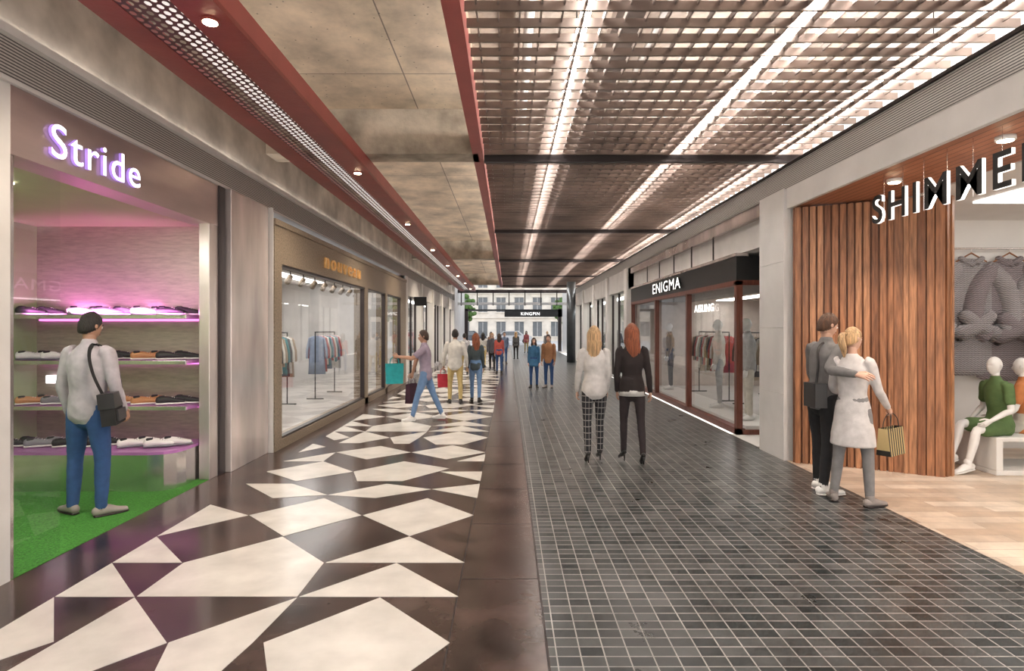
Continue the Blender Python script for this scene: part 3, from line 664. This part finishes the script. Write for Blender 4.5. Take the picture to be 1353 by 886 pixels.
human('standing_mannequin',(7.1,7.9),200,1.78,True,cloth('dress_cream',(.62,.58,.52)),greend,white_body,white_body,'short',white_body,mann=True,zbase=.003)

# timber boutique
b=MB()
EY=[9.62,12.3,14.95,17.8]
for i,y in enumerate(EY): b.box(3.62,3.72,y,y+.09,0,2.45,woodframe)
b.box(3.62,3.76,9.62,17.9,2.38,2.46,woodframe); b.box(3.62,3.76,9.62,17.9,0,.10,woodframe)
b.box(3.76,5.4,9.62,9.70,2.38,2.46,woodframe); b.box(3.76,5.4,9.62,9.70,0,.08,woodframe); b.box(5.3,5.4,9.62,9.70,0,2.46,woodframe)
b.box(3.62,5.4,9.62,17.9,2.46,2.84,blackm); b.box(3.60,3.8,9.6,17.9,2.84,2.89,brushed)
b.box(3.7,5.4,8.9,17.9,2.89,3.48,greym); b.box(3.6,3.7,8.5,17.9,3.3,3.48,brushed)
for y in (10.9,12.2,13.5,14.8,16.1): b.box(3.68,3.71,y,y+.03,2.89,3.3,darksteel)
b.obj('wall_timber_shopfront')
b=MB()
for i in range(3): b.paneX(3.70,EY[i]+.1,EY[i+1],.1,2.38,glass)
b.paneY(9.66,3.72,5.3,.08,2.38,glass); b.obj('window_4')
text('enigma_sign','ENIGMA',(3.60,15.0,2.53),(0,-1,0),(0,0,1),2.4,.24,.03,signlit,blackm,.0)
text('window_decal_sign','AISLING',(3.66,11.9,2.0),(0,-1,0),(0,0,1),1.1,.14,.01,signlit,signlit,.0)
box('floor_entrance',3.56,5.5,8.65,9.7,-.06,.004,whitem)
room('boutique',3.78,8.0,9.72,17.9,2.5,M('warm_grey_wall',(.50,.43,.38),.6),palegrey,[(4.5,4.8,10,17.5),(6,6.4,10,17.5)],False)
box('wall_boutique_near',5.4,8.0,9.72,9.78,0,2.5,greym)
box('wall_entrance_back',5.5,5.6,8.65,9.7,0,3.4,greym)
grey1=cloth('grey_marl',(.42,.42,.42)); cream=cloth('cream_cotton',(.66,.62,.55))
b=MB(); b.box(3.9,4.62,9.95,16.5,.004,.09,whitem); b.obj('window_display_plinth')
human('standing_mannequin',(4.20,10.62),80,1.78,False,grey1,cream,white_body,white_body,'short',white_body,mann=True,zbase=.09,loose=1.1)
human('standing_mannequin',(4.28,12.3),70,1.78,False,cream,grey1,white_body,white_body,'short',white_body,mann=True,zbase=.09)
human('standing_mannequin',(4.25,15.9),80,1.75,True,gcols[4],gcols[1],white_body,white_body,'short',white_body,mann=True,zbase=.09)
rack('clothes_rack',5.2,11,2.5,pal=(4,6,1,0)); rack('clothes_rack',5.1,14.0,2.2,pal=(4,1,3,0)); rack('clothes_rack',6.6,10.5,5,pal=(6,4,5,1))
b=MB(); b.box(7.5,7.95,10,17,.5,.55,wood[0]);b.box(7.5,7.95,10,17,1.0,1.05,wood[0]);b.box(7.5,7.95,10,17,1.5,1.55,wood[0]);b.box(7.5,7.95,10,17,2.0,2.05,wood[0])
for i in range(60): b.box(7.55,7.85,10.1+.115*i,10.19+.115*i,[.55,1.05,1.55][i%3],[.55,1.05,1.55][i%3]+random.uniform(.12,.3),gcols[i%7])
b.obj('stocked_wall_shelves')
# far right
b=MB()
for y in [18.0,21.5,25,28.5,32,35.5]: b.box(3.5,3.85,y,y+.4,0,3.48,whitem)
b.box(3.56,3.8,18,36,2.85,3.48,greym); b.box(3.6,3.8,18,36,0,.1,silver)
for i in range(14): b.box(3.66,3.73,19+1.2*i,19.04+1.2*i,.1,2.85,darksteel)
b.obj('wall_right_far_shopfronts')
b=MB(); b.paneX(3.70,18.4,35.5,.1,2.85,glass); b.obj('window_5')
room('right_far',3.86,7.5,18.1,36,2.95,whitem,palegrey,[(4.6,5.0,18.5,35.5)])
rack('clothes_rack',4.5,19.5,3,pal=(0,5,1,4)); rack('clothes_rack',4.5,25,3,pal=(2,0,1,6))
b=MB(); b.tube([(3.1,30,0),(3.1,30,3.98)],[.22,.22],M('dark_column',(.08,.09,.1),.3,.5),cap='flat',seg=24); b.obj('round_column')

# far end
b=MB(); b.box(-6,8,44,45.2,2.95,3.05,blackm); b.box(-.3,8,44,44.1,2.5,2.98,blackm); b.box(-3.6,-3.2,36,44,0,4.2,greym); b.box(3.9,4.3,36,44,0,4.2,greym)
for x in (-3.2,3.6): b.box(x,x+.25,44,44.3,0,3.1,darksteel)
b.box(-6,8,38,38.3,3.9,4.1,darksteel)
for x in range(-6,9): b.box(x,x+.06,38,38.1,3.1,4.1,darksteel)
b.paneY(38.04,-6,8,3.3,3.95,glass); b.box(-6,8,38,38.3,3.15,3.3,greym); b.obj('entrance_canopy')
text('canopy_sign','KINGPIN',(.9,43.96,2.62),(1,0,0),(0,0,1),1.35,.22,.03,signlit,signlit,.0)
street=M('street_paving',(.5,.49,.48),.8); box('ground',-60,60,62,110,-.12,-.02,street); box('ground_forecourt_left',-60,-3.36,44,62,-.12,-.02,street); box('ground_forecourt_right',3.56,60,44,62,-.12,-.02,street)
stone=M('limestone_facade',(.72,.66,.58),.8,0,.15,1); winm=M('window_pane_dark',(.14,.15,.16),.1)
b=MB(); b.box(-30,30,80,84,-.02,13,stone)
for fl in range(4):
    for i in range(24):
        x=-28+2.4*i; z=.6+3.2*fl; b.box(x,x+1.2,79.94,80.02,z,z+1.9,winm); b.box(x-.1,x+1.3,79.85,80.0,z+1.95,z+2.1,stone); b.box(x-.1,x+1.3,79.85,80.0,z-.12,z,stone); b.box(x+.58,x+.62,79.92,79.95,z,z+1.9,whitem)
    b.box(-30,30,79.8,80,3.0+3.2*fl,3.15+3.2*fl,stone)
b.obj('street_building')
leaf=M('tree_leaves',(.07,.14,.03),.8,0,.4,8); bark=M('tree_bark',(.1,.07,.05),.9)
for tx in (-5.5,6.8):
    b=MB(); b.tube([(tx,70,-.02),(tx+.1,70,1.5),(tx,70,3)],[.16,.12,.08],bark,sub=2)
    for i in range(160):
        d=V((random.gauss(0,1),random.gauss(0,1),random.gauss(0,.8))).normalized()*random.uniform(.5,1.7); b.ball((tx+d.x,70+d.y,3.9+d.z),random.uniform(.15,.35),leaf,6,4)
    b.obj('street_tree')
def car(x0,y0,paint):
    b=MB()
    b.prism([(-1.3,0,.25),(-1.3,0,.75),(-.9,0,.85),(-.4,0,1.35),(1.3,0,1.38),(1.9,0,.9),(2.7,0,.8),(2.8,0,.3)],(0,1.7,0),paint)
    b.prism([(-.75,-.01,.88),(-.33,-.01,1.29),(1.22,-.01,1.31),(1.65,-.01,.9)],(0,-.01,0),winm)
    for x in (-.6,2.0):
        b.tube([(x,-.05,.28),(x,.2,.28)],[.3,.3],blackm,cap='flat',seg=20)
        b.tube([(x,1.5,.28),(x,1.75,.28)],[.3,.3],blackm,cap='flat',seg=20)
    b.obj('car',loc=(x0,y0,0),bevel=.04)
car(-.2,66,M('car_paint_silver',(.55,.56,.58),.2,.4,.02,1,coat=.8)); car(-5.2,68,M('car_paint_dark',(.05,.06,.08),.2,.4,.02,1,coat=.8))

# ------------------------------------------------------------------ people placement
jean=cloth('denim_blue',(.035,.085,.22)); jeanl=cloth('denim_light',(.14,.24,.42)); sneaker=M('sneaker_white',(.8,.78,.75),.5); blackcl=cloth('black_cloth',(.018,.017,.018))
boot=M('leather_grey',(.3,.26,.24),.6); blkshoe=M('leather_black',(.02,.018,.018),.35); khaki=cloth('khaki',(.5,.38,.16))
r=human('man_with_shoulder_bag',(-3.82,5.5),-8,1.83,False,cloth('shirt_lilac_grey',(.44,.40,.43)),jean,skinB,H_black,'short',boot,
  armL=((-.28,-.02,-1),(.05,.22,-1)),armR=((.22,.05,-1),(-.1,.5,-.85)),legL=((-.13,.05,-1),(-.02,-.05,-1)),legR=((.13,0,-1),(.0,-.04,-1)),footL=(-.9,.35,0),footR=(.5,.8,0),hyaw=-8,hpitch=-8,vox=.011,wr=.006,loose=1.05,legw=1.07)
f=r['f']; b=MB()
c=f((.25,-.02,-.0)); b2=Matrix.Translation(c)@Matrix.Rotation(math.radians(-70),4,'Z')@Matrix.Rotation(math.radians(6),4,'X')
b.box(-.17,.17,-.055,.055,-.15,.12,blackcl,xf=b2); b.box(-.175,.175,-.065,.062,.0,.135,blkshoe,xf=b2); b.box(-.13,.13,.06,.075,-.12,-.02,blkshoe,xf=b2)
b.tube([f((.24,-.10,.10)),f((.19,-.15,.28)),f((.13,-.13,.44)),f((.09,-.05,.53)),f((.10,.06,.50)),f((.17,.13,.32)),f((.24,.10,.1))],[(.022,.005)]*7,blackcl,side=(0,1,0),seg=8,sub=4)
b.obj('messenger_bag',bevel=.012)
r=human('man_in_lilac_tshirt',(-1.52,11.1),88,1.68,False,cloth('tshirt_mauve',(.32,.26,.33)),jeanl,skinB,H_dark,'short',sneaker,
  armL=((-.3,.75,-.6),(.05,1,.1)),armR=((.15,.6,-.8),(.1,.3,-1)),legL=((-.05,.35,-1),(0,.25,-1)),legR=((.05,-.35,-1),(0,-.45,-1)),short=True,lean=(0,.05),shyaw=10,hyaw=5,curl=(.9,.9))
bag('shopping_bag',r['handL'],.32,.36,.12,20,cloth('bag_teal',(.02,.30,.32))); bag('shopping_bag',r['handR'],.30,.36,.12,70,cloth('bag_maroon',(.05,.015,.03)))
r=human('man_in_khaki_trousers',(-1.2,13.6),4,1.66,False,cloth('shirt_white',(.62,.60,.56)),khaki,skinB,H_black,'short',blkshoe,
  armL=((-.3,.1,-1),(-.1,.5,-1)),armR=((.28,-.1,-1),(.1,.3,-1)),legL=((-.08,.12,-1),(-.02,-.05,-1)),legR=((.08,-.1,-1),(.02,-.2,-1)),curl=(.9,.9),loose=1.08)
bag('shopping_bag',r['handL'],.26,.3,.1,15,cloth('bag_red',(.45,.03,.05)))
r=human('woman_in_jeans',(-.75,13.8),0,1.58,True,cloth('top_dark_teal',(.06,.08,.09)),jeanl,skinA,H_red,'long',blkshoe,legL=((-.02,.15,-1),(0,-.05,-1)),legR=((.02,-.15,-1),(0,-.3,-1)),hyaw=20)
r=human('woman_in_plaid_trousers',(1.08,7.62),2,1.66,True,cloth('sweater_white',(.60,.57,.55)),plaidmat('plaid_fabric'),skinA,H_blonde,'long',blkshoe,heels=True,
  armL=((-.2,.1,-1),(-.02,.35,-1)),armR=((.14,-.05,-1),(-.02,.4,-1)),legL=((-.02,-.02,-1),(0,-.12,-1)),legR=((.0,.20,-1),(0,.02,-1)),footL=(0,1,-.15),footR=(0,1,0),hyaw=-14,vox=.011,loose=1.08,wr=.005)
r=human('woman_in_black_jacket',(1.54,7.55),-4,1.69,True,cloth('jacket_black',(.022,.015,.015)),cloth('trouser_plum_black',(.035,.025,.027)),skinA,H_red,'long',blkshoe,heels=True,
  armL=((-.14,.05,-1),(.03,.3,-1)),armR=((.2,-.05,-1),(.12,.15,-1)),legL=((-.02,.22,-1),(0,.02,-1)),legR=((.05,-.08,-1),(.04,-.2,-1)),footR=(0,1,-.2),hyaw=14,vox=.011,loose=1.03,legw=.92,hem=cloth('shirt_hem_white',(.6,.58,.56)))
# couple
rm=human('man_in_grey_shirt',(3.26,6.28),-76,1.84,False,cloth('shirt_grey',(.19,.185,.185)),cloth('trouser_black',(.02,.02,.022)),skinA,H_brown,'short',sneaker,
  armL=((-.35,.25,-1),(.1,.5,-.8)),armR=((.13,-.27,-.22),(.30,.06,-.03)),legL=((-.05,.10,-1),(0,-.02,-1)),legR=((.06,-.10,-1),(.0,-.14,-1)),lean=(.05,.03),hyaw=-5,hpitch=-14,vox=.011,wr=.005,palmR=(-.9,.3,0),curl=(.4,.25))
rw=human('woman_in_white_coat',(3.32,5.84),-48,1.70,True,cloth('coat_white',(.62,.59,.58)),cloth('trouser_grey',(.23,.22,.22)),skinA,H_blonde,'pony',boot,
  armL=((-.2,.25,-1),(.3,.9,-.3)),armR=((.25,.20,-1),(.1,.75,-.7)),legL=((-.10,.0,-1),(-.10,-.05,-1)),legR=((.10,.05,-1),(.06,-.06,-1)),footL=(-.5,.8,0),footR=(.4,.9,0),coat=.36,lean=(-.02,.03),hyaw=-25,hpitch=-5,htilt=-6,vox=.011,wr=.003,loose=1.04,curl=(.5,1.0))
bag('shopping_bag',rw['handR'],.34,.26,.13,35,stripemat('bag_striped',(.02,.018,.015),(.55,.42,.2),22,'X',.5,.6,0),.14,blackm)
f=rm['f']; b=MB(); xf=Matrix.Translation(f((.14,-.21,.03)))
b.box(-.06,.06,-.12,.12,-.12,.12,blkshoe,xf=xf); b.tube([f((.14,-.20,.13)),f((.12,-.16,.3)),f((.08,-.12,.47)),f((.06,.0,.53)),f((.10,.11,.4)),f((.2,.02,.13))],[(.014,.005)]*6,blkshoe,seg=8,sub=4); b.obj('handbag',bevel=.02)
human('woman_in_blue_coat',(.72,17.2),175,1.42,True,cloth('coat_blue',(.05,.16,.3)),jean,skinA,H_dark,'long_short',blkshoe,coat=.2,vox=.016)
human('man_in_tan_jacket',(1.14,17.2),160,1.50,False,cloth('jacket_tan',(.36,.18,.09)),jean,skinA,H_dark,'short',boot,vox=.016)
pe=[(-.35,22.5,0,(.5,.1,.08)),(-.65,24,180,(.1,.1,.12)),(-1.1,26,0,(.6,.58,.55)),(-.2,29,180,(.15,.2,.3)),(.4,33,0,(.1,.1,.1)),(-1.6,22,10,(.5,.5,.52)),(-.9,31,180,(.3,.2,.15)),(2.3,36,0,(.2,.2,.2)),(1.2,41,180,(.4,.1,.1))]
for i,(x,y,hd,c) in enumerate(pe):
    human('distant_shopper',(x,y),hd,1.5,i%2==0,cloth('distant_top_%d'%i,c),[jean,blackcl,khaki][i%3],skinA,[H_dark,H_blonde,H_black][i%3],'long_short' if i%2==0 else 'short',blkshoe,vox=.02,legL=((-.02,.2,-1),(0,-.02,-1)),legR=((.02,-.15,-1),(0,-.3,-1)))

# ------------------------------------------------------------------ world + light
w=bpy.data.worlds.new('World'); scene.world=w; w.use_nodes=True; nt=w.node_tree
bg=nt.nodes['Background']; tc=nt.nodes.new('ShaderNodeTexCoord'); sp=nt.nodes.new('ShaderNodeSeparateXYZ'); nt.links.new(tc.outputs['Generated'],sp.inputs[0])
cr=nt.nodes.new('ShaderNodeValToRGB'); cr.color_ramp.elements[0].color=(1,.95,.89,1); cr.color_ramp.elements[1].color=(.75,.84,1,1); nt.links.new(sp.outputs['Z'],cr.inputs[0]); nt.links.new(cr.outputs[0],bg.inputs[0]); bg.inputs[1].default_value=2.1

cd=bpy.data.cameras.new('camera'); cam=bpy.data.objects.new('camera',cd); scene.collection.objects.link(cam); scene.camera=cam
cam.location=(0,0,1.7); cam.rotation_euler=(math.radians(90),0,0); cd.sensor_width=36; cd.lens=800/1353*36
cd.shift_x=4.5/1353; cd.shift_y=-10/1353; cd.clip_end=300; cd.clip_start=.05
